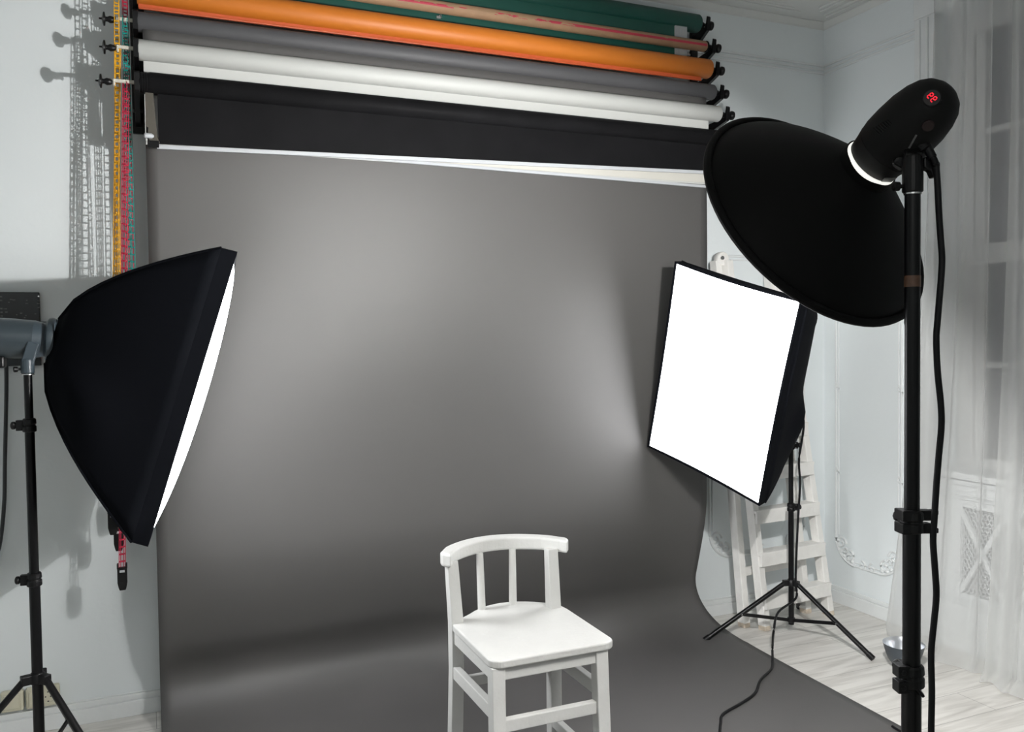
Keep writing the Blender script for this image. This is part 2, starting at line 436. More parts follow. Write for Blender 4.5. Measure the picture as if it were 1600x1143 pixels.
# radiator cover beneath the sill
rc = thing('radiator_cover', 'white slatted radiator cover with crossed lattice panels under the window', 'radiator cover', (XR - .03, (WY0 + WY1) / 2, 0))
b = MB()
x0, x1 = XR - .045, XR - .004
cy = [-0.98, -1.235, -1.275, -1.53, -1.57, -1.825, -1.865, -2.12, -2.16, -2.40]
b.box((x0, WY1, 0), (x1, WY0, .30)); b.box((x0, WY1, .735), (x1, WY0, .865))
ys = [WY0] + cy + [WY1]
for i in range(0, len(ys), 2): b.box((x0, ys[i + 1], .30), (x1, ys[i], .735))
for z in (.25, .275, .78, .80, .85): b.box((x0 - .012, WY1, z - .005), (x0, WY0, z + .005))
b.build('cover_frame', M['trim'], rc, bevel=.002)
for i in range(0, len(cy), 2):
    ya, yb = cy[i + 1], cy[i]
    b = MB()
    b.bar((x0 - .002, ya, .30), (x0 - .002, yb, .735), .014, .022); b.bar((x0 + .003, ya, .735), (x0 + .003, yb, .30), .014, .022)
    b.build('cross_brace', M['trim'], rc)
    b = MB(); st = .022
    k = -.5
    while k < .8:
        for s in (1, -1):
            # clipped diagonal wires
            za, zb = .30, .735; pts = []
            for t in range(2):
                pass
            y_a = ya + k if s > 0 else yb - k
            slope = .55 * s
            p = []
            for z in (za, zb): p.append((y_a + slope * (z - za), z))
            (yA, zA), (yB, zB) = p
            def clip(yA, zA, yB, zB):
                if yA == yB: return None
                t0, t1 = 0, 1
                for lim, sg in ((ya, 1), (yb, -1)):
                    dA = sg * (yA - lim); dB = sg * (yB - lim)
                    if dA < 0 and dB < 0: return None
                    if dA < 0: t0 = max(t0, dA / (dA - dB))
                    if dB < 0: t1 = min(t1, dA / (dA - dB))
                if t0 >= t1: return None
                return (yA + (yB - yA) * t0, zA + (zB - zA) * t0, yA + (yB - yA) * t1, zA + (zB - zA) * t1)
            c = clip(yA, zA, yB, zB)
            if c: b.bar((x0 + .018, c[0], c[1]), (x0 + .018, c[2], c[3]), .005, .004)
        k += st
    b.build('lattice_grille', M['trim'], rc)
MB().box((x1 - .004, WY1 + .02, .28), (x1 + .002, WY0 - .02, .75)).build('recess_panel', M['mesh_dark'], rc)

# sheer curtain
def curtain(name, label, y_start, y_end, flare, seed, nf, x_c=3.60):
    rnd = random.Random(seed)
    ph = [rnd.uniform(0, 6.28) for _ in range(6)]
    def f(u, v):
        z = 3.36 * (1 - v) + 0.006
        y = y_start + (y_end - y_start) * u
        fl = flare * (v ** 1.9) * (1 - u) ** 2
        y += fl
        a = .028 * (0.6 + .4 * math.sin(5 * u + ph[0]))
        x = x_c + a * math.sin(nf * 2 * PI * u + ph[1] + .5 * math.sin(2.2 * v + ph[2])) + .012 * math.sin(2.7 * nf * PI * u + ph[3] + v)
        y += .018 * math.cos(nf * 2 * PI * u + ph[1]) * (1)
        x += -.02 * v * v + .02 * math.sin(3 * u + ph[4]) * v
        if v > .985: x += .05 * (v - .985) / .015 * math.sin(9 * u + ph[5])
        return V((x, y, z))
    o = MB().grid(f, 260, 60).build(name, M['curtain'], smooth=True)
    for p in o.data.polygons: p.use_smooth = True
    return tag(o, label, 'curtain')
curtain('sheer_curtain', 'sheer white floor-length curtain beside the radiator cover, its hem flared toward the corner', -0.94, -1.44, .29, 3, 3.5)
curtain('sheer_curtain', 'sheer white floor-length curtain with a heavy bunched fold at the right picture edge', -1.385, -2.65, 0.11, 11, 11, 3.55)

# ------------------------------------------------------------------ backdrop paper rolls on their racks
ROLL = dict(green=(V((0, -.115, 3.295)), .048), kraft=(V((0, -.166, 3.159)), .028), orange=(V((0, -.195, 3.030)), .050),
            grey=(V((0, -.232, 2.897)), .040), white=(V((0, -.278, 2.772)), .041), black=(V((0, -.318, 2.632)), .043))
def arm_knob(xe, y, z, side, parent, arm=True):
    """expanding plug and adjusting knob at a roll end; side -1 left, +1 right"""
    if side < 0:
        b = MB()
        b.box((xe - .078, y - .006, z - .004), (xe + .008, y + .006, z + .009)); b.box((xe - .078, y - .006, z - .018), (xe - .070, y + .006, z))
        b.box((xe, y - .010, z - .018), (xe + .010, y + .010, z + .018))
        b.build('chain_guide_arm', M['cream_plastic'], parent, bevel=.002)
        k = -.080
        b = MB().lathe((xe + k, y, z - .004), (-1, 0, 0), [(0, .007), (.008, .012), (.020, .014), (.030, .009), (.036, .010), (.038, .026), (.044, .027), (.048, .016), (.050, .004), (.060, .003)], 20)
        b.build('adjusting_knob', M['black_plastic'], parent, smooth=True)
    else:
        b = MB().lathe((xe, y, z), (1, 0, 0), [(0, .030), (.006, .030), (.008, .016), (.030, .014), (.045, .008), (.066, .008), (.070, .018), (.080, .024), (.090, .023), (.096, .014), (.098, .004)], 20)
        b.build('adjusting_knob', M['black_plastic'], parent, smooth=True)
def roll(key, label, rm, x0=.0, x1=2.80, extra_label=None):
    c, r = ROLL[key]
    t = thing('backdrop_roll', label, 'backdrop roll', (1.4, c.y, c.z), 'paper backdrop rolls on the wall racks')
    n = 48
    prof = [(0, r * .35), (0, r - .003), (.004, r), (x1 - x0 - .006, r), (x1 - x0, r - .004), (x1 - x0, r * .35)]
    MB().lathe((x0, c.y, c.z), (1, 0, 0), prof, n).build('paper_roll', rm, t, smooth=True)
    return t, c, r
def sheet(t, name, m, x0, x1, y, z1, z0l, z0r, th=.0012):
    # back tangent of the roll down to the lower edge, left and right heights differ a little
    def f(u, v):
        x = x0 + (x1 - x0) * u
        zb = z0l + (z0r - z0l) * u
        return V((x, y + .0015 * math.sin(9 * u) * v, z1 + (zb - z1) * v))
    return MB().grid(f, 40, 8).build(name, m, t, solid=th)

t, c, r = roll('green', 'dark green backdrop paper roll, topmost on the wall', M['paper_green'], .03, 2.79)
sheet(t, 'hanging_sheet', M['paper_green'], .06, 2.62, c.y - r * .55, c.z, 3.04, 3.04)
sheet(t, 'white_edge_strip', M['paper_white'], 2.62, 2.70, c.y - r * .55, c.z - .03, 3.05, 3.05)
b = MB()
for i in range(9): b.box((2.625 + i * .0085, c.y - r * .55 - .004, 3.07), (2.629 + i * .0085, c.y - r * .55 - .001, c.z - .035))
b.build('ribbed_tape', M['bar_white'], t)
for px, pz in ((1.30, 3.118), (1.53, 3.085)):
    b = MB().box((px - .010, c.y - r * .55 - .012, pz - .006), (px + .010, c.y - r * .55 - .001, pz + .006))
    b.tube([(px, c.y - r * .55 - .008, pz + .006), (px + .012, c.y - r * .55 - .012, pz + .014), (px + .016, c.y - r * .55 - .008, pz)], .002, 6)
    b.build('metal_clip', M['steel'], t, bevel=.002)
arm_knob(2.79, c.y, c.z, 1, t)
t, c, r = roll('kraft', 'thin brown cardboard tube with a torn red printed stripe', M['kraft'], .02, 2.80)
b = MB()
b.grid(lambda u, v: V((.05 + 2.74 * u, c.y - (r + .0012) * math.cos(-.35 + .6 * v), c.z + (r + .0012) * math.sin(-.25 + .42 * v))), 120, 4)
b.build('torn_red_stripe', M['red_print'], t, smooth=True)
arm_knob(2.80, c.y, c.z, 1, t)
t, c, r = roll('orange', 'bright orange backdrop paper roll with a rust coloured lower edge', M['paper_orange'], .0, 2.80)
sheet(t, 'hanging_sheet', M['paper_rust'], .005, 2.745, c.y - .008, c.z - .02, 2.966, 2.966)
b = MB().box((.005, c.y - .014, 2.960), (2.745, c.y - .002, 2.968)); b.build('bottom_bar', M['paper_rust'], t, bevel=.003)
arm_knob(2.80, c.y, c.z, 1, t)
t, c, r = roll('white', 'white backdrop paper roll with a short white sheet hanging', M['paper_white'], .0, 2.80)
sheet(t, 'hanging_sheet', M['paper_white'], .018, 2.735, c.y + .0, c.z - .01, 2.40, 2.40)
MB().bar((.030, c.y, 2.419), (2.735, c.y, 2.389), .012, .014).build('bottom_bar', M['bar_white'], t, bevel=.002)
MB().box((1.2, c.y - .0035, 2.408), (2.735, c.y - .0015, 2.452)).build('cream_hem', M['paper_cream'], t)
arm_knob(0.0, c.y, c.z, -1, t); arm_knob(2.80, c.y, c.z, 1, t)
t, c, r = roll('black', 'black backdrop paper roll, lowest and furthest from the wall', M['paper_black'], .035, 2.80)
MB().lathe((-.005, c.y, c.z), (1, 0, 0), [(0, .02), (0, .034), (.012, .040), (.042, .040), (.045, .043)], 40).build('taped_end', M['paper_black'], t, smooth=True)
b = MB()
for i in range(4): b.lathe((.008 + i * .008, c.y, c.z), (1, .02 * (i % 2), 0), [(0, .0405), (.002, .0425), (.004, .0405)], 40)
b.build('tape_wrinkle', M['paper_black'], t, smooth=True)
sheet(t, 'hanging_sheet', M['paper_black'], .065, 2.745, c.y - .012, c.z - .02, 2.395, 2.455)
b = MB(); b.bar((.058, c.y - .014, 2.383), (2.745, c.y - .014, 2.452), .010, .017); b.build('bottom_bar', M['bar_white'], t, bevel=.002)
arm_knob(-.015, c.y, c.z - .004, -1, t); arm_knob(2.80, c.y, c.z, 1, t)

# the grey one runs down the wall and out over the floor
t, c, r = roll('grey', 'grey backdrop paper roll whose sheet runs down the wall and out across the floor', M['paper_grey'], .0, 2.80)
prof = [(-.250, 2.88), (-.249, 2.6), (-.247, 2.39), (-.243, 2.0), (-.240, 1.69), (-.236, 1.3), (-.232, 1.0), (-.226, .765), (-.212, .655), (-.185, .548), (-.155, .45), (-.127, .358),
        (-.110, .295), (-.104, .239), (-.111, .180), (-.130, .131), (-.162, .090), (-.205, .058), (-.26, .034), (-.33, .018), (-.42, .009), (-.55, .005),
        (-.8, .004), (-1.2, .004), (-1.6, .004), (-2.0, .004), (-2.4, .004), (-2.9, .004)]
pp = smooth_path([V((0, a, z)) for a, z in prof], 5)
def xr_of(p):
    if p.z > .30: return 2.745
    if p.y < -.42: return 2.842 - (-.30 - p.y) * -1 * 0 - (-.42 - p.y) * .045
    return 2.745 + .097 * min(1, max(0, (.30 - p.z) / .30)) ** 1.5
n = len(pp) - 1
def bf(u, v):
    p = pp[min(n, int(round(v * n)))]
    xr = xr_of(p); x = .018 + (xr - .018) * u
    wv = .004 * math.sin(3.1 * u + 1.3) * math.sin(4 * p.z) if p.z > .1 else 0
    g = math.exp(-((p.z - .34) / (.13 if p.z < .34 else .42)) ** 2)
    wv -= g * (.016 + .055 * (1 - u) ** 1.2)
    return V((x, p.y + wv, p.z))
o = MB().grid(bf, 60, n).build('hanging_sheet', M['backdrop'], t, smooth=True)
for p in o.data.polygons: p.use_smooth = True
md = o.modifiers.new('solid', 'SOLIDIFY'); md.thickness = .0012; md.offset = 0
arm_knob(0.0, c.y, c.z, -1, t); arm_knob(2.80, c.y, c.z, 1, t)

# racks
def rack(x, label, side):
    t = thing('roll_rack', label, 'bracket rack', (x, 0, 2.55))
    MB().box((x - .022, -.020, 2.50), (x + .022, -.0005, 3.36)).build('wall_rail', M['black_metal'], t, bevel=.003)
    for k, (c, r) in ROLL.items():
        b = MB()
        y, z = c.y, c.z; th = .010
        poly = [(x - th, 0 - .018, z - .105), (x - th, y - .030, z - .038), (x - th, y - .036, z - .005), (x - th, y - .040, z + .030),
                (x - th, y - .030, z + .038), (x - th, y - .022, z + .006), (x - th, y - .012, z - .016), (x - th, y + .012, z - .016), (x - th, y + .022, z + .012), (x - th, y + .030, z - .018), (x - th, -.018, z - .030)]
        b.prism_dir(poly, (2 * th, 0, 0))
        b.build('hook_arm', M['black_metal'], t, bevel=.002)
    return t
rack(2.835, 'black metal hook rack holding the right-hand roll ends', 1)
t = rack(-.008, 'black metal hook rack holding the left-hand roll ends', -1)
MB().box((-.026, -.16, 2.565), (.026, -.10, 3.34)).build('side_plate', M['black_metal'], t, bevel=.003)
for z in (2.76, 2.86, 2.90):
    MB().box((-.018, -.166, z - .014), (-.010, -.160, z + .02)).build('adjusting_slot', M['cream_plastic'], t)

# clamp at the left end of the black paper
t = thing('spring_clamp', 'khaki spring clamp with a white tip on the black sheet', 'clamp', (.04, -.345, 2.38))
b = MB(); b.prism_dir([(.020, -.362, 2.585), (.050, -.362, 2.585), (.060, -.362, 2.42), (.070, -.362, 2.392), (.028, -.362, 2.392), (.020, -.362, 2.42)], (0, .006, 0))
b.build('clamp_plate', M['clamp'], t, bevel=.002)
MB().lathe((.012, -.368, 2.416), (1, 0, 0), [(0, .006), (.004, .010), (.028, .010), (.036, .004)], 14).build('white_tip', M['bar_white'], t, smooth=True)
b = MB(); b.box((.024, -.366, 2.374), (.066, -.356, 2.400)); b.tube([(.026, -.364, 2.45), (.024, -.368, 2.425), (.030, -.368, 2.39)], .003, 6)
b.build('clamp_jaw', M['black_metal'], t, bevel=.003)

# ------------------------------------------------------------------ control chains
def chain(label, m, x, y, ztop, zbot, sep, seed, weight=True, dxt=0.0):
    rnd = random.Random(seed)
    t = thing('control_chain', label, 'chain', (x, y, zbot), 'plastic control chains at the left roll ends')
    b = MB(); pitch = .029; wd = .0085; rr = .0013
    for s in (-1, 1):
        z = zbot; i = 0
        def P(z):
            f = min(1, (z - zbot) / .12)
            g = (z - zbot) / max(.1, ztop - zbot)
            tw = (.5 * s + 1.1 * math.sin(g * 2.2 + seed)) * (0.35 if g > .3 else g)
            cx = x + dxt * max(0, g) + s * .0055 * (1 - .9 * g) + .003 * math.sin(3 * g + seed + s)
            cy = y + s * sep * (.15 + .85 * g)
            d = V((math.cos(tw), math.sin(tw), 0))
            return V((cx, cy, z)), d
        while z < ztop:
            p0, d0 = P(z); p1, d1 = P(z + pitch)
            for k in (-1, 1):
                b.bar(p0 + d0 * k * wd, p1 + d1 * k * wd, .0028, .0022, up=V((0, 1, 0)))
            b.bar(p0 - d0 * wd, p0 + d0 * wd, .0028, .0055)
            z += pitch
    # over the wheel at the top
    pts = [V((x + dxt, y + sep * math.cos(a), ztop + sep * math.sin(a))) for a in [k * PI / 8 for k in range(9)]]
    b.tube([p - V((wd, 0, 0)) for p in pts], .0016, 6, up=V((1, 0, 0))); b.tube([p + V((wd, 0, 0)) for p in pts], .0016, 6, up=V((1, 0, 0)))
    b.build('chain_loop', m, t)
    if weight:
        b = MB()
        z = zbot
        b.rings([[(x - a, y - c_, zz), (x + a, y - c_, zz), (x + a, y + c_, zz), (x - a, y + c_, zz)] for a, c_, zz in
                 ((.011, .009, z - .085), (.014, .011, z - .075), (.018, .013, z - .055), (.018, .013, z + .004), (.017, .012, z + .006))])
        b.box((x - .019, y - .012, z), (x - .013, y + .012, z + .022)); b.box((x + .013, y - .012, z), (x + .019, y + .012, z + .022))
        b.build('chain_weight', M['black_plastic'], t, bevel=.003)
        MB().box((x - .009, y - .0145, z - .012), (x + .009, y - .0125, z - .003)).build('weight_label', M['bar_white'], t)
    return t
chain('yellow plastic control chain, its black weight just above the red one', M['chain_yellow'], -.122, -.225, 3.03, .855, .024, 1, dxt=.050)
chain('yellow plastic control chain with no weight in view behind the other yellow one', M['chain_yellow'], -.140, -.262, 2.76, .93, .016, 2, dxt=.068)
chain('red plastic control chain hanging lowest with a black weight', M['chain_red'], -.110, -.305, 2.62, .715, .018, 3, dxt=.062)
chain('teal green plastic control chain nearest the grey backdrop sheet', M['chain_teal'], -.045, -.235, 2.89, .98, .024, 4, dxt=.0)
chain('red plastic control chain from the brown tube, behind the teal one', M['chain_red'], -.060, -.166, 3.15, 1.10, .022, 5, dxt=.015)

# ------------------------------------------------------------------ wall panel and sockets
t = thing('switchboard', 'black glossy wall panel behind the left flash head', 'panel', (-.65, -.02, 1.52))
MB().box((-1.0, -.022, 1.60), (-.398, -.0005, 1.822)).build('panel_face', M['panel_black'], t, bevel=.003)
MB().box((-1.0, -.030, 1.690), (-.37, -.0005, 1.702)).build('upper_ledge', M['panel_black'], t, bevel=.002)
MB().box((-1.0, -.040, 1.522), (-.397, -.0005, 1.60)).build('lower_box', M['panel_black'], t, bevel=.003)
b = MB()
rr = random.Random(5)
for i in range(16):
    x = -.53 + rr.uniform(0, .13); z = 1.715 + rr.uniform(0, .08)
    MB().box((x, -.0238, z), (x + rr.uniform(.004, .012), -.0221, z + .0035)).build('faint_mark', M['label'], t)
for z in (1.80, 1.785, 1.752, 1.737, 1.722): MB().box((-.538, -.0238, z), (-.530, -.0221, z + .006)).build('faint_mark', M['label'], t)
MB().lathe((-.400, -.028, 1.805), (0, -1, 0), [(0, .004), (.003, .003)], 10).build('corner_screw', M['steel'], t)
tag(MB().tube(smooth_path([(-.520, -.045, 1.525), (-.523, -.05, 1.40), (-.535, -.05, 1.15), (-.545, -.045, .95), (-.575, -.04, .75), (-.65, -.03, .5), (-.70, -.03, .12), (-.72, -.03, .02)], 6), .0075).build('power_cord', M['cable_grey'], smooth=True),
    'thin dark cable hanging down from the black wall panel', 'cable')

def plate(x0, x1, label, kind):
    t = thing('wall_socket' if kind else 'wall_switch', label, 'socket' if kind else 'switch', ((x0 + x1) / 2, -.01, .105))
    za, zb = .108, .192
    MB().box((x0, -.034, za), (x1, -.0005, zb)).build('housing', M['socket'], t, bevel=.008, seg=3)
    xc = (x0 + x1) / 2; zc = (za + zb) / 2
    if kind:
        MB().lathe((xc, -.034, zc), (0, -1, 0), [(-.002, .030), (.003, .030), (.003, .026), (.0006, .024), (.0004, .001)], 28).build('socket_well', M['socket'], t, smooth=True)
        b = MB()
        for s in (-1, 1): b.cyl((xc + s * .0095, -.0340, zc), (xc + s * .0095, -.0350, zc), .0032, n=10)
        b.box((xc - .003, -.0352, zc - .022), (xc + .003, -.0342, zc - .017)); b.box((xc - .003, -.0352, zc + .017), (xc + .003, -.0342, zc + .022))
        b.build('contact_hole', M['socket_dark'], t)
    else:
        MB().box((x0 + .012, -.039, za + .012), (x1 - .012, -.033, zb - .012)).build('rocker', M['socket'], t, bevel=.004)
plate(-.582, -.500, 'ivory light switch at the left edge of the picture', False)
plate(-.492, -.455, 'narrow ivory cover plate directly behind the left stand pole', False)
plate(-.452, -.368, 'ivory wall socket right of the left stand pole', True)

# ------------------------------------------------------------------ generic pieces
def px(x, y, d):    # a picture point at a given distance in metres, for measuring
    return CAM + ROT @ (V((x - 800.0, -(y - 571.5), -FPX)) * (d / FPX))
def on_floor(x, y, z=0.0):
    r = ROT @ V((x - 800.0, -(y - 571.5), -FPX)); return CAM + r * ((z - 1.61) / r.z)

def knob(b, p, d, s=1.0):
    b.lathe(p, d, [(0, .005 * s), (.012 * s, .005 * s), (.013 * s, .011 * s), (.026 * s, .012 * s), (.028 * s, .008 * s)], 10)
def stand(label, base, hub_z, feet, spread_z, spread_t, sections, knob_dir, feet_r=.011):
    """sections: list of (z0, z1, radius)"""
    t = thing('light_stand', label, 'light stand', (base.x, base.y, 0))
    for z0, z1, r in sections:
        MB().cyl((base.x, base.y, z0), (base.x, base.y, z1), r, n=24).build('pole_section', M['black_metal'], t, smooth=True)
    for i, (z0, z1, r) in enumerate(sections[:-1]):
        b = MB(); rc_ = r + .006; zc = z1
        b.lathe((base.x, base.y, zc - .022), (0, 0, 1), [(0, rc_ - .002), (.002, rc_), (.018, rc_), (.020, rc_ - .003), (.024, rc_ - .003), (.026, rc_), (.040, rc_ - .001), (.044, rc_ - .004)], 20)
        d = V(knob_dir).normalized()
        b.obox(V((base.x, base.y, zc)) + d * (rc_ + .006), d, V((0, 0, 1)), d.cross(V((0, 0, 1))), .022, .034, .018)
        b.lathe(V((base.x, base.y, zc)) + d * (rc_ + .016), d, [(0, .005), (.006, .013), (.014, .013), (.017, .008)], 10)
        b.build('clamp_collar', M['black_plastic'], t, bevel=.0015)
        b = MB()
        for dz in (-.012, .012):
            b.lathe(V((base.x, base.y, zc + dz)) + d * (rc_ + .004) + d.cross(V((0, 0, 1))) * .009, d.cross(V((0, 0, 1))), [(0, .003), (.002, .0028)], 8)
        b.build('collar_bolt', M['steel'], t)
    r0 = sections[0][2]
    MB().lathe((base.x, base.y, hub_z - .018), (0, 0, 1), [(0, r0 + .003), (.003, r0 + .007), (.030, r0 + .007), (.036, r0 + .002)], 20).build('leg_collar', M['black_plastic'], t, smooth=True)
    MB().lathe((base.x, base.y, spread_z - .012), (0, 0, 1), [(0, r0 + .002), (.002, r0 + .006), (.022, r0 + .006), (.024, r0 + .002)], 20).build('spreader_hub', M['black_plastic'], t, smooth=True)
    for f in feet:
        f = V(f); d = V((f.x - base.x, f.y - base.y, 0)).normalized()
        top = V((base.x, base.y, hub_z)) + d * (r0 + .022)
        foot = V((f.x, f.y, .012))
        b = MB().obox(V((base.x, base.y, hub_z)) + d * (r0 + .012), d, d.cross(V((0, 0, 1))), V((0, 0, 1)), .040, .026, .030)
        b.build('leg_joint', M['black_plastic'], t, bevel=.003)
        lg = MB().tube([top, foot + (top - foot) * .02], feet_r, 12).build('leg', M['black_metal'], t, smooth=True)
        ax = (foot - top).normalized()
        MB().tube([foot - ax * .03, foot + ax * .002], feet_r + .002, 12).build('rubber_foot', M['rubber'], lg, smooth=True)
        mid = top + (foot - top) * spread_t
        MB().bar(V((base.x, base.y, spread_z)) + d * (r0 + .004), mid, .007, .018).build('brace', M['black_metal'], t, bevel=.002)
        MB().lathe(mid - d.cross(V((0, 0, 1))) * .013, d.cross(V((0, 0, 1))), [(0, .004), (.026, .004)], 8).build('brace_rivet', M['steel'], t)
    return t

def softbox(label, ring_c, ring_d, face_c, rt, up, W, H, dm, bulge, depth_pow=.62, lip=.045):
    """cloth box lofted from the speed ring to the rectangular front"""
    t = thing('softbox', label, 'softbox', ring_c)
    fwd = rt.cross(up).normalized()
    if fwd.dot(face_c - ring_c) < 0: fwd = -fwd
    def sec(c, hw, hh, sag, n=18, cr=0.0):
        """rectangle outline with cornered superellipse and slightly sagging sides"""
        pts = []
        cs = [(1, 1), (-1, 1), (-1, -1), (1, -1)]
        for (ax, ay), (bx, by) in zip(cs, cs[1:] + cs[:1]):
            for k in range(n):
                s_ = k / n; x = ax + (bx - ax) * s_; y = ay + (by - ay) * s_
                g = 1 - sag * math.sin(PI * s_)
                if ax == bx: x *= g + cr * math.exp(-((s_ if ay < 0 else 1 - s_) - .30) ** 2 / (.012 if (s_ if ay < 0 else 1 - s_) > .30 else .05))
                else: y *= g
                pts.append(c + rt * x * hw + up * y * hh)
        return pts
    rings = []
    N = 12
    for i in range(N + 1):
        s_ = i / N
        q = s_ ** depth_pow
        hw = .075 + (W / 2 - .075) * q; hh = .075 + (H / 2 - .075) * q
        c = ring_c.lerp(face_c - fwd * lip, s_)
        sag = -.03 * math.sin(PI * s_) + .01 * s_
        rings.append(sec(c, hw, hh, sag, cr=.30 * math.sin(PI * min(1, s_ * 1.15)) ** 2 * (1 - s_)))
    side_n = 18
    names = ['top_panel', 'side_panel', 'bottom_panel', 'side_panel']
    for sd in range(4):
        b = MB(); idx = [(sd * side_n + k) % (4 * side_n) for k in range(side_n + 1)]
        b.rings([[r_[k] for k in idx] for r_ in rings], closed=False)
        b.build(names[sd], M['fabric'], t, smooth=True, solid=.003)
    # piping along the four rods
    b = MB()
    for k in range(4): b.tube([r_[k * side_n] for r_ in rings], .0045, 6)
    b.build('corner_seam', M['fabric'], t, smooth=True)
    # front lip
    r0 = sec(face_c - fwd * lip, W / 2, H / 2, .01); r1 = sec(face_c + fwd * .004, W / 2 + .003, H / 2 + .003, .016)
    r2 = sec(face_c + fwd * .004, W / 2 - .006, H / 2 - .006, .020); r3 = sec(face_c - fwd * .02, W / 2 - .008, H / 2 - .008, .020)
    MB().rings([r0, r1, r2, r3], cap=False).build('front_lip', M['fabric'], t)
    def f(u, v):
        x = (u * 2 - 1); y = (v * 2 - 1)
        gx_ = 1 - .020 * math.cos(y * PI / 2); gy_ = 1 - .020 * math.cos(x * PI / 2)
        bl = bulge * (1 - x * x) ** .8 * (1 - y * y) ** .6
        return face_c + rt * x * (W / 2 - .007) * gx_ + up * y * (H / 2 - .007) * gy_ + fwd * (bl - .002)
    o = MB().grid(f, 24, 30).build('diffuser', dm, t, smooth=True)
    MB().lathe(ring_c - fwd * .012, fwd, [(0, .072), (.004, .080), (.018, .080), (.022, .070)], 28, cap=True).build('speed_ring', M['head_dark'], t, smooth=True)
    return t

def flash_head(label, p_front, axis, L, r, m1, m2, base, up=V((0, 0, 1))):
    """monolight body: p_front is the front collar centre, axis points backwards"""
    t = thing('flash_head', label, 'flash head', base)
    a = V(axis).normalized()
    prof = [(.045, r * .99), (L * .3, r * 1.04), (L * .45, r * 1.05), (L * .62, r * 1.02), (L * .76, r * .93), (L * .86, r * .80), (L * .93, r * .62), (L * .975, r * .38), (L, r * .08)]
    MB().lathe(p_front, a, prof, 40).build('housing', m1, t, smooth=True)
    MB().lathe(p_front, a, [(0, r * .84), (.003, r * .86), (.028, r * .93), (.046, r)], 40).build('front_collar', m2, t, smooth=True)
    return t, a

# ------------------------------------------------------------------ left light: stand, head, softbox facing right
LB = V((-.352, -.875, 0))
stand('black tripod light stand under the left softbox', LB, .527,
      [(LB.x - .52, LB.y - .16, 0), (LB.x + .36, LB.y - .36, 0), (LB.x + .12, LB.y + .50, 0)], .25, .50,
      [(.20, .850, .0165), (.84, 1.350, .0145), (1.34, 1.535, .0125)], (-1, .15, 0), feet_r=.011)
el = math.radians(-17); az = math.radians(-5.0)
Lf = V((.952, -.073, -.297)).normalized(); Lr = V((-.083, -.996, -.023)).normalized(); Lu = Lr.cross(Lf).normalized(); Lr = Lf.cross(Lu).normalized()
FCL = V((.154, -.842, 1.444)); RCL = px(88, 532, 2.83)
softbox('large black softbox at left seen from its side, glowing edge toward the backdrop', RCL, Lf, FCL, Lr, Lu, .66, .95, M['diff_l'], .042, depth_pow=.66)
hb = px(79, 531, 2.80)
t, a = flash_head('grey studio flash head mounted on the left softbox', hb, V((-1, .03, .06)), .34, .062, M['head_grey'], M['head_dark'], V((LB.x, LB.y, 1.55)))
MB().lathe(hb - a * .016, a, [(0, .070), (.012, .074), (.020, .072), (.030, .058)], 32).build('mount_flange', M['head_grey'], t, smooth=True)
b = MB(); b.lathe((LB.x, LB.y, 1.515), (0, 0, 1), [(0, .018), (.004, .020), (.045, .020), (.050, .015)], 20)
b.bar((LB.x, LB.y, 1.55), (LB.x + .02, LB.y, 1.615), .030, .034)
b.build('tilt_bracket', M['head_dark'], t, bevel=.003)
MB().lathe((LB.x, LB.y, 1.512), (0, 0, 1), [(0, .019), (.003, .019)], 20).build('chrome_ring', M['steel'], t)
b = MB(); knob(b, V((LB.x - .018, LB.y, 1.53)), (-1, -.3, 0), .8); b.build('tilt_knob', M['black_plastic'], t, smooth=True)
MB().box((hb.x - .26, hb.y - .03, hb.z - .088), (hb.x - .13, hb.y + .03, hb.z - .05)).build('underside_block', M['black_plastic'], t, bevel=.006)

# ------------------------------------------------------------------ right light
RB = V((3.135, -.440, 0))
f3 = on_floor(1248, 951)
stand('thin black tripod light stand in front of the white ladder', RB, .285,
      [on_floor(1101, 1003), on_floor(1364, 1032), f3], .085, .55,
      [(.06, .69, .0145), (.67, 1.02, .0125), (1.01, 1.34, .011)], (.92, -.4, 0), feet_r=.0125)
rz, re_, ro = math.radians(-165.254), math.radians(-7.734), math.radians(18.053)
Rf = V((math.cos(re_) * math.cos(rz), math.cos(re_) * math.sin(rz), math.sin(re_)))
r_, u_, _ = frame(Rf)
Rr = r_ * math.cos(ro) + u_ * math.sin(ro); Ru = -r_ * math.sin(ro) + u_ * math.cos(ro)
FCR = V((2.437, -.737, 1.3955))
RCR = FCR - Rf * .46
softbox('large black softbox at right with its glowing white front facing the room', RCR, Rf, FCR, Rr, Ru, .690, .972, M['diff_r'], .008, depth_pow=.42)
hR = RCR - Rf * .012
HXR = (V((3.165, -.47, 1.44)) - hR).normalized()
t, a = flash_head('dark flash head behind the right softbox, only its round side showing', hR, HXR, .33, .062, M['head_grey'], M['head_dark'], V((RB.x, RB.y, 1.36)))
b = MB(); b.cyl((RB.x, RB.y, 1.30), (RB.x, RB.y, 1.40), .018); b.bar((RB.x, RB.y, 1.36), hR + HXR * .22, .03, .03)
b.build('tilt_bracket', M['black_plastic'], t, bevel=.003)
b = MB(); knob(b, V((RB.x + .012, RB.y - .012, 1.33)), (.8, -.5, 0), 1.2)
b.build('tilt_knob', M['black_plastic'], t, smooth=True)
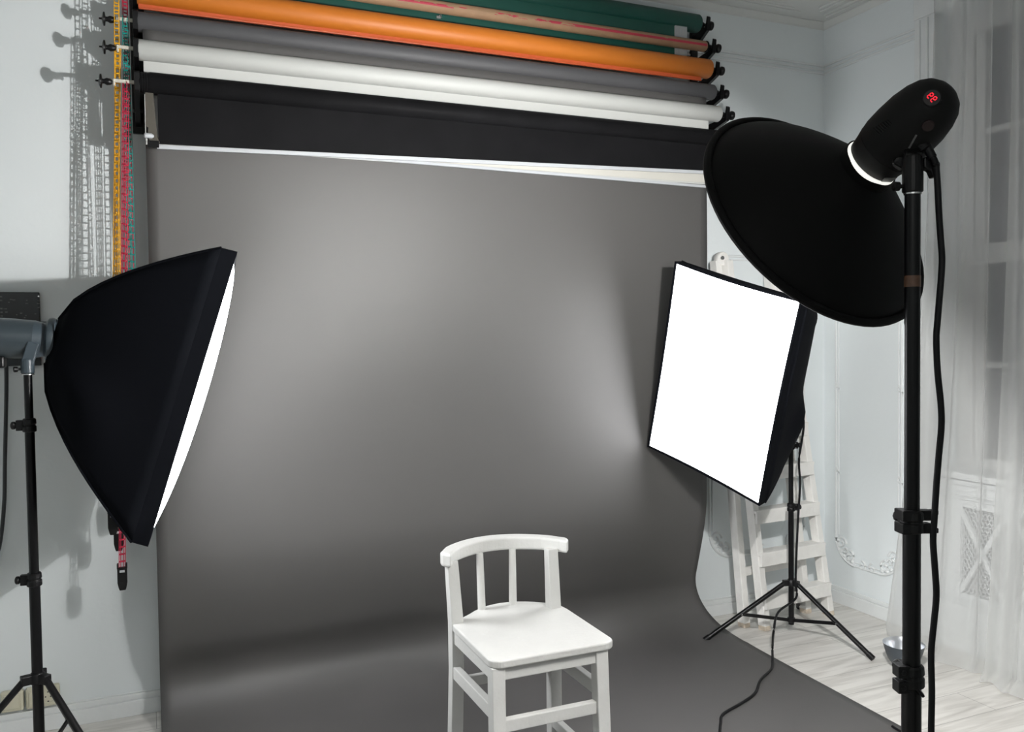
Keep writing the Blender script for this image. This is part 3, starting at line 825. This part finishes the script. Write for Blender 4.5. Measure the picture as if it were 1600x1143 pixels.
# cable of the right light
pts = [hR + HXR * .25 + V((0, 0, -.068)), (RB.x + .06, RB.y - .03, 1.15), (RB.x + .028, RB.y - .03, .95), (RB.x + .03, RB.y - .035, .82), (RB.x + .018, RB.y - .035, .66), (RB.x - .0, RB.y - .04, .45),
       (RB.x - .01, RB.y - .045, .30), (RB.x - .022, RB.y - .06, .22), px(1216, 956, 4.36), px(1209, 985, 4.22), on_floor(1207, 1012, .010), on_floor(1207, 1030, .008), on_floor(1205, 1045, .008), on_floor(1188, 1062, .010), on_floor(1180, 1082, .010), on_floor(1160, 1097, .010),
       on_floor(1130, 1115, .010), on_floor(1126, 1130, .010), on_floor(1124, 1150, .010), on_floor(1118, 1200, .010)]
tag(MB().tube(smooth_path(pts, 6), .006).build('power_cord', M['rubber'], smooth=True), 'black power cord winding from the right stand across the grey paper', 'cable')
pc = on_floor(1398, 1133, .009)
tag(MB().tube(smooth_path([on_floor(1394, 1134, .009), on_floor(1402, 1139, .009), on_floor(1412, 1144, .009), on_floor(1450, 1160, .009)], 5), .005).build('power_cord', M['rubber'], smooth=True), 'short black cable end on the floor at the lower right paper edge', 'cable')

# ------------------------------------------------------------------ beauty dish on the nearest stand
DB = V((1.392, -2.765, 0))
stand('tall thick black light stand in the right foreground', DB, .42,
      [(DB.x + .50, DB.y - .20, 0), (DB.x - .35, DB.y - .42, 0), (DB.x - .05, DB.y + .52, 0)], .14, .55,
      [(.10, .925, .0187), (.925, 1.235, .0170), (1.235, 1.885, .0147)], (.35, .95, 0), feet_r=.0125)
def clampblock(z, side, name='lever_clamp'):
    return None
t = thing('beauty_dish', 'large round black beauty dish reflector seen from behind', 'reflector dish', DFC)
def dish_r(s_):     # s 0 at neck .. 1 at rim
    return .062 + (.283 - .062) * (math.sin(s_ * PI / 2) ** .92)
prof = []
DD = .155
for k in range(25):
    s_ = k / 24; prof.append((-DD * (1 - s_) ** 1.35 if True else 0, dish_r(s_)))
MB().lathe(DFC, DAX, [(-DD - .022, .059), (-DD - .022, .0625), (-DD - .004, .0625)] + prof, 72, cap=False).build('dish_shell', M['dish_black'], t, smooth=True)
MB().lathe(DFC, DAX, [(p[0] + .004, p[1] - .004) for p in prof], 72, cap=False).build('white_interior', M['dish_inner'], t, smooth=True)
rim = [(.000 + .010 * math.sin(a) - .004, .283 + .004 + .009 * math.cos(a)) for a in [k * 2 * PI / 12 for k in range(13)]]
MB().lathe(DFC, DAX, rim, 72, cap=False).build('rolled_rim', M['dish_black'], t, smooth=True)
t_dish = t
# head on the dish
NK = DFC - DAX * (DD + .018)
HAX = -DAX
t, a = flash_head('black studio flash head on the beauty dish with glowing red digits', NK, HAX, .212, .064, M['head_black'], M['head_black'], DB + V((0, 0, 1.86)))
# frame around the head: e1 faces the camera, e2 is sideways
tocam = (CAM - (NK + HAX * .15)).normalized()
e1 = (tocam - HAX * tocam.dot(HAX)).normalized(); e2 = HAX.cross(e1).normalized()
def on_head(s_, ang, rr):   # angle 0 faces the camera; positive turns toward e2
    return NK + HAX * s_ + (e1 * math.cos(ang) + e2 * math.sin(ang)) * rr
lo_ = (V((0, 0, -1)) - HAX * V((0, 0, -1)).dot(HAX)) * .6 - (ROT @ V((1, 0, 0))) * .6
lo_ = (lo_ - HAX * lo_.dot(HAX)).normalized()
MB().lathe(DFC - DAX * (DD + .026) + lo_ * .0045, DAX, [(0, .0530), (0, .0585), (.004, .0590), (.008, .0580), (.008, .053)], 64, cap=False).build('glowing_gap_ring', M['leak'], t, smooth=True)
b = MB()
for k in range(7):
    b.obox(on_head(.085 + k * .005, -.42, .0662), HAX, e2, e1, .0022, .040 - .003 * k, .002)
b.build('cooling_vent', M['black_plastic'], t)
bulb_o = bpy.data.objects.new('flash_tube_light', bulb); C.objects.link(bulb_o)
bulb_o.parent = t; bulb_o.location = BULB_POS - world_loc(t)
MB().lathe(NK, DAX, [(-.03, .055), (-.012, .055), (-.010, .040), (-.008, .004)], 24).build('lamp_socket', M['dish_inner'], t, smooth=True)
DC = DFC - DAX * .090
MB().lathe(DC, DAX, [(-.001, .002), (-.001, .043), (0, .045), (.001, .043), (.001, .002)], 40).build('deflector_plate', M['dish_inner'], t_dish, smooth=True)
fr, fu, _f = frame(DAX)
for k in range(3):
    dr = fr * math.cos(k * 2.094 + .4) + fu * math.sin(k * 2.094 + .4)
    MB().tube([DC + dr * .040, DFC - DAX * (DD - .012) + dr * .056], .0018, 6).build('deflector_post', M['steel'], t_dish, smooth=True)
t_head = t

# red display, button, stripe and label are found by looking along picture lines at the housing
HC = NK + HAX * .14
def hit(x, y, L=.212, r=.064):
    d = (ROT @ V((x - 800.0, -(y - 571.5), -FPX))).normalized()
    prof = [(.0, r * .84), (.045, r * .99), (L * .3, r * 1.04), (L * .45, r * 1.05), (L * .62, r * 1.02), (L * .76, r * .93), (L * .86, r * .80), (L * .93, r * .62), (L * .975, r * .38), (L, r * .08)]
    s0 = 1.2
    while s0 < 2.3:
        p = CAM + d * s0; q = p - NK; ax = q.dot(HAX); rd = (q - HAX * ax).length
        if 0 <= ax <= L:
            for (t0, r0), (t1, r1) in zip(prof, prof[1:]):
                if t0 <= ax <= t1:
                    if rd <= r0 + (r1 - r0) * (ax - t0) / (t1 - t0):
                        nrm = (q - HAX * ax).normalized() * math.cos(math.atan2(r0 - r1, t1 - t0)) + HAX * math.sin(math.atan2(r0 - r1, t1 - t0))
                        return p, nrm.normalized()
        s0 += .0008
    return None
def sticker(name, x, y, wa, wb, m, rot=0.0, th=.003, round_=False):
    h = hit(x, y)
    if not h: print('no hit', name); return
    p, nn = h; A = (HAX - nn * HAX.dot(nn)).normalized(); B = nn.cross(A)
    A2 = A * math.cos(rot) + B * math.sin(rot); B2 = nn.cross(A2)
    b = MB()
    if round_: b.lathe(p, nn, [(-.004, wa / 2), (th, wa / 2), (th + .001, wa / 2 - .002)], 20)
    else: b.obox(p, A2, B2, nn, wa, wb, th)
    return b.build(name, m, t_head)
sticker('display_bezel', 1456, 153, .034, .034, M['black_plastic'], th=.0008, round_=True)
h = hit(1456, 153)
if h:
    p, nn = h; A = (HAX - nn * HAX.dot(nn)).normalized(); B = nn.cross(A)
    b = MB()
    sg = .0015
    for cx in (-.0048, .0048):          # two seven-segment digits reading 88-like dashes
        for (u0, v0, u1, v1) in ((-.0022, .0055, .0022, .0055), (-.0022, 0, .0022, 0), (-.0022, -.0055, .0022, -.0055), (-.0028, .001, -.0028, .0045), (.0028, -.0045, .0028, -.001), (.0028, .001, .0028, .0045)):
            b.bar(p + nn * .0032 + B * (cx + u0) + A * v0, p + nn * .0032 + B * (cx + u1) + A * v1, sg, sg)
    b.build('red_digit_display', M['led'], t_head)
sticker('red_button', 1450, 196, .022, .022, M['led_dim'], th=.003, round_=True)
sticker('status_stripe', 1426, 221, .030, .0035, M['label'], rot=.30, th=.002)
sticker('rating_label', 1388, 281, .020, .030, M['label'], rot=.25, th=.002)
# bracket, spigot and lever
top = V((DB.x, DB.y, 1.885))
b = MB()
b.lathe(top - V((0, 0, .002)), (0, 0, 1), [(0, .017), (.004, .0195), (.055, .0195), (.075, .017), (.082, .008)], 20)
b.bar(top + V((0, 0, .06)), NK + HAX * .105 - V((0, 0, .03)), .034, .040); b.build('tilt_bracket', M['black_plastic'], t_head, bevel=.004)
MB().lathe(top - V((0, 0, .004)), (0, 0, 1), [(0, .0165), (.003, .0165)], 20).build('chrome_ring', M['steel'], t_head)
rgt = (ROT @ V((1, 0, 0))); fwdc = ROT @ V((0, 0, -1)); upc = V((0, 0, 1))
b = MB()
p = top + V((0, 0, .050)) + rgt * .018
b.prism_dir([p + rgt * x + upc * z - fwdc * .010 for x, z in ((0, -.004), (.0, .016), (.014, .022), (.024, .016), (.032, .006), (.032, -.020), (.018, -.022), (.012, -.008))], fwdc * .02)
b.build('tilt_lever', M['black_plastic'], t_head, bevel=.003)
b = MB(); knob(b, top + V((0, 0, .012)) - rgt * .016, -rgt, .8); b.build('spigot_screw', M['black_plastic'], t_head)
# plug block and handle at the back
pa, pb, pc_ = px(1437, 205, 1.66), px(1425, 235, 1.68), px(1447, 232, 1.665)
b = MB(); b.bar(px(1443, 196, 1.69), px(1402, 262, 1.70), .040, .034, wa1=.030, wb1=.030); b.build('control_block', M['black_plastic'], t_head, bevel=.006)
b = MB(); b.tube([px(1436, 226, 1.665), px(1448, 230, 1.66)], .010, 12); b.tube([px(1446, 225, 1.66), px(1457, 246, 1.655)], .0085, 12)
b.lathe(px(1443, 228, 1.66), px(1457, 246, 1.655) - px(1443, 228, 1.66), [(0, .011), (.006, .012), (.008, .009)], 12)
b.build('cable_plug', M['rubber'], t_head, smooth=True)
cd = [(1455, 242), (1462, 256), (1465, 290), (1467, 330), (1470, 375), (1472, 405), (1470, 440), (1465, 500), (1463, 530), (1465, 580), (1470, 630), (1471, 665), (1467, 710), (1463, 760), (1460, 810), (1458, 845), (1461, 890), (1463, 930), (1459, 975), (1455, 1020), (1456, 1080), (1455, 1143), (1455, 1220)]
pts = [px(x, y, 1.655) for x, y in cd]
pts += [pts[-1] + V((.01, .0, -.2)), V((pts[-1].x + .05, pts[-1].y - .05, .05)), V((pts[-1].x + .2, pts[-1].y - .2, .008))]
tag(MB().tube(smooth_path(pts, 6), .0062, 10).build('power_cord', M['rubber'], smooth=True), 'thick black cable hanging from the beauty dish flash head down beside its stand', 'cable')
# brown band on the stand pole and extra clamp jaws
st = [o for o in C.objects if o.get('label') == 'tall thick black light stand in the right foreground'][0]
MB().lathe((DB.x, DB.y, 1.700), (0, 0, 1), [(0, .0149), (0, .0155), (.022, .0155), (.022, .0149)], 20, cap=False).build('label_band', M['copper'], st, smooth=True)
b = MB()
for z in (1.248, 1.222):
    b.obox(V((DB.x, DB.y, z)) + rgt * .022, rgt, upc, fwdc, .030, .020, .028)
    b.obox(V((DB.x, DB.y, z + (.005 if z > 1.23 else -.005))) + rgt * .040, rgt, upc, fwdc, .022, .011, .014)
    b.obox(V((DB.x, DB.y, z)) - rgt * .012, rgt, upc, fwdc, .030, .022, .040)
b.build('twin_clamp', M['black_plastic'], st, bevel=.0025)
b = MB()
for z in (.936, .905):
    b.obox(V((DB.x, DB.y, z)) - rgt * .022 - fwdc * .004, rgt, upc, fwdc, .024, .024, .030)
    b.lathe(V((DB.x, DB.y, z)) - rgt * .024 - fwdc * .018, -fwdc, [(0, .0055), (.004, .005)], 10)
b.bar(V((DB.x, DB.y, .945)) - rgt * .028 - fwdc * .008, V((DB.x, DB.y, .89)) + rgt * .014 - fwdc * .022, .012, .006)
b.build('twin_clamp', M['black_plastic'], st, bevel=.003)

# ------------------------------------------------------------------ chair
hs = .62
ch = thing('high_chair', 'small white painted wooden high chair with a curved low back, standing on the grey paper', 'chair', (1.17, -1.40, .004))
# seat outline, rounded corners, bowed rear edge
def arc(cx, cy, r, a0, a1, n=7): return [(cx + r * math.cos(a0 + (a1 - a0) * k / n), cy + r * math.sin(a0 + (a1 - a0) * k / n)) for k in range(n + 1)]
sx0, sx1, sy0 = .945, 1.384, -1.612
poly = arc(sx0 + .04, sy0 + .04, .04, PI, 1.5 * PI) + arc(sx1 - .04, sy0 + .04, .04, 1.5 * PI, 2 * PI)
poly += [(1.390, -1.25), (1.386, -1.205)] + [(1.378 - .365 * k / 12, -1.190 + .115 * math.sin(PI * (k / 12)) ** .7) for k in range(1, 12)] + [(.990, -1.185), (.955, -1.205), (.950, -1.25)]
MB().prism(poly, hs - .026, hs).build('seat', M['chair'], ch, bevel=.006, seg=3)
LW = .044
def leg(x, y, z1=None, top=None, dx=0, dy=0):
    z1 = hs - .026 if z1 is None else z1
    b = MB().bar((x + dx, y + dy, .005), (x, y, z1), LW, LW, up=V((0, 1, 0)))
    return b
leg(.972, -1.580, dx=-.006, dy=-.02).build('leg', M['chair'], ch, bevel=.003)
leg(1.335, -1.580, dx=.006, dy=-.02).build('leg', M['chair'], ch, bevel=.003)
# rear legs run on upward as back posts
for x, tx, dx in ((.972, .962, -.008), (1.352, 1.350, .008)):
    b = MB()
    b.rings([[(cx - a, cy - c_, z), (cx + a, cy - c_, z), (cx + a, cy + c_, z), (cx - a, cy + c_, z)] for cx, cy, a, c_, z in
             ((x + dx, -1.185, .022, .022, .005), (x, -1.205, .022, .022, .45), (x, -1.205, .022, .023, hs), (tx, -1.195, .0195, .020, hs + .215))])
    b.build('leg', M['chair'], ch, bevel=.003)
# aprons and stretchers
def rail_(p0, p1, wz, wy, nm): MB().bar(p0, p1, wy, wz).build(nm, M['chair'], ch, bevel=.003)
rail_((.99, -1.585, .572), (1.32, -1.585, .572), .042, .020, 'apron')
rail_((.968, -1.56, .570), (.968, -1.22, .570), .046, .020, 'apron')
rail_((1.348, -1.56, .570), (1.348, -1.22, .570), .046, .020, 'apron')
rail_((.99, -1.205, .570), (1.34, -1.205, .570), .046, .020, 'apron')
rail_((.99, -1.582, .405), (1.32, -1.582, .405), .040, .026, 'stretcher')
rail_((.966, -1.56, .447), (.966, -1.22, .447), .044, .026, 'stretcher')
rail_((1.348, -1.56, .447), (1.348, -1.22, .447), .044, .026, 'stretcher')
rail_((.99, -1.200, .400), (1.34, -1.200, .400), .036, .024, 'stretcher')
rail_((1.350, -1.57, .195), (1.350, -1.21, .195), .036, .026, 'stretcher')
rail_((.966, -1.57, .195), (.966, -1.21, .195), .036, .026, 'stretcher')
# curved top rail
zt = hs + .200
n = 28; inner = []; outer = []
xa, xb = .944, 1.392
for k in range(n + 1):
    s_ = k / n; x = xa + (xb - xa) * s_
    bow = math.sin(PI * s_) ** .75
    y_in = -1.230 + .138 * bow
    if s_ < .14 or s_ > .86: pass
    inner.append((x, y_in)); outer.append((x, y_in + .060 + .012 * (1 - bow)))
ends = lambda p, q, sgn: [((p[0] + q[0]) / 2 + sgn * .022 * math.sin(a) , (p[1] + q[1]) / 2 - .029 * math.cos(a)) for a in [PI * k / 6 for k in range(1, 6)]]
# bulbous ends: widen forwards
inner = [(x, y - .016 * max(0, 1 - min(i, n - i) / 4.0)) for i, (x, y) in enumerate(inner)]
poly = inner + [(p[0], p[1]) for p in ends(inner[-1], outer[-1], 1)] + outer[::-1] + [(p[0], p[1]) for p in ends(inner[0], outer[0], -1)[::-1]]
MB().prism(poly, zt, zt + .049).build('top_rail', M['chair'], ch, bevel=.009, seg=3)
for x, y in ((1.105, -1.115), (1.232, -1.108)):
    MB().cyl((x, y, hs - .004), (x + (.002 if x > 1.2 else -.004), y + .004, zt + .005), .0145, .0130, n=18).build('spindle', M['chair'], ch, smooth=True)

# ------------------------------------------------------------------ stepladder
ld = thing('stepladder', 'worn white wooden stepladder folded and leaning on the wall behind the right softbox', 'stepladder', (3.27, -.24, 0))
B0, B1 = V((3.062, -.315, .0)), V((2.958, -.135, 2.02))
R0, R1 = V((3.560, -.265, .0)), V((3.345, -.10, 2.02))
A0, A1 = V((2.995, -.225, .0)), V((2.905, -.105, 2.02))
Q0, Q1 = V((3.470, -.180, .0)), V((3.300, -.065, 2.02))
side = (R0 - B0).normalized()
def rail(p0, p1, wa=.034, wb=.062):
    d = (p1 - p0).normalized(); b_ = side.cross(d).normalized()
    b = MB(); q = ((-1, -1), (1, -1), (1, 1), (-1, 1))
    b.rings([[p + side * x * wa / 2 + b_ * y * wb / 2 for x, y in q] for p in (p0, p1)])
    return b
for p0, p1 in ((B0, B1), (R0, R1), (A0, A1), (Q0, Q1)):
    o = rail(p0 + (p1 - p0) * .012, p1, wa=.042, wb=.055).build('rail', M['ladder'], ld, bevel=.004)
    rail(p0, p0 + (p1 - p0) * .013, .041, .053).build('worn_foot', M['wood_end'], ld, bevel=.003)
for zc in (.185, .415, .645, .875, 1.10, 1.33, 1.56):
    f_ = zc / 2.02; p = B0.lerp(B1, f_); q = R0.lerp(R1, f_)
    MB().obox((p + q) / 2 + V((0, -.005, 0)), (q - p).normalized(), V((0, 1, 0)), V((0, 0, 1)), (q - p).length + .03, .085, .016).build('step', M['ladder'], ld, bevel=.003)
    MB().obox((p + q) / 2 + V((0, -.040, -.028)), (q - p).normalized(), V((0, 1, 0)), V((0, 0, 1)), (q - p).length + .02, .018, .075).build('step_riser', M['ladder'], ld, bevel=.003)
for zc in (.30, .95, 1.60):
    f_ = zc / 2.02; p = A0.lerp(A1, f_); q = Q0.lerp(Q1, f_)
    MB().obox((p + q) / 2, (q - p).normalized(), V((0, 1, 0)), V((0, 0, 1)), (q - p).length, .02, .05).build('cross_bar', M['ladder'], ld, bevel=.003)
for pa, pb in ((B1, A1), (R1, Q1)):
    m_ = (pa + pb) / 2 + V((0, 0, .01))
    MB().lathe(m_ - V((0, .02, 0)), (0, 1, 0), [(0, .036), (.003, .038), (.037, .038), (.04, .036)], 24).build('hinge_plate', M['ladder'], ld, smooth=True)
    MB().lathe(m_ - V((0.008, .026, -.004)), (0, 1, 0), [(0, .010), (.004, .012), (.008, .012)], 12).build('hinge_bolt', M['steel'], ld)

# ------------------------------------------------------------------ reflector bowl on the floor
bc = on_floor(1412, 1045); bc.z = 0
t = thing('reflector_bowl', 'small dark grey flash reflector with silver interior standing on the floor', 'reflector', bc)
pr = [(.0, .044), (.002, .049), (.026, .049), (.030, .055), (.050, .070), (.076, .080), (.103, .088), (.121, .092), (.126, .095)]
MB().lathe(bc, (0, 0, 1), pr, 48, cap=False).build('outer_shell', M['bowl'], t, smooth=True)
pi = [(.016, .002), (.017, .045), (.032, .053), (.052, .068), (.078, .078), (.105, .086), (.123, .090), (.127, .093), (.126, .095)]
MB().lathe(bc, (0, 0, 1), pi, 48, cap=False).build('silver_interior', M['silver'], t, smooth=True)
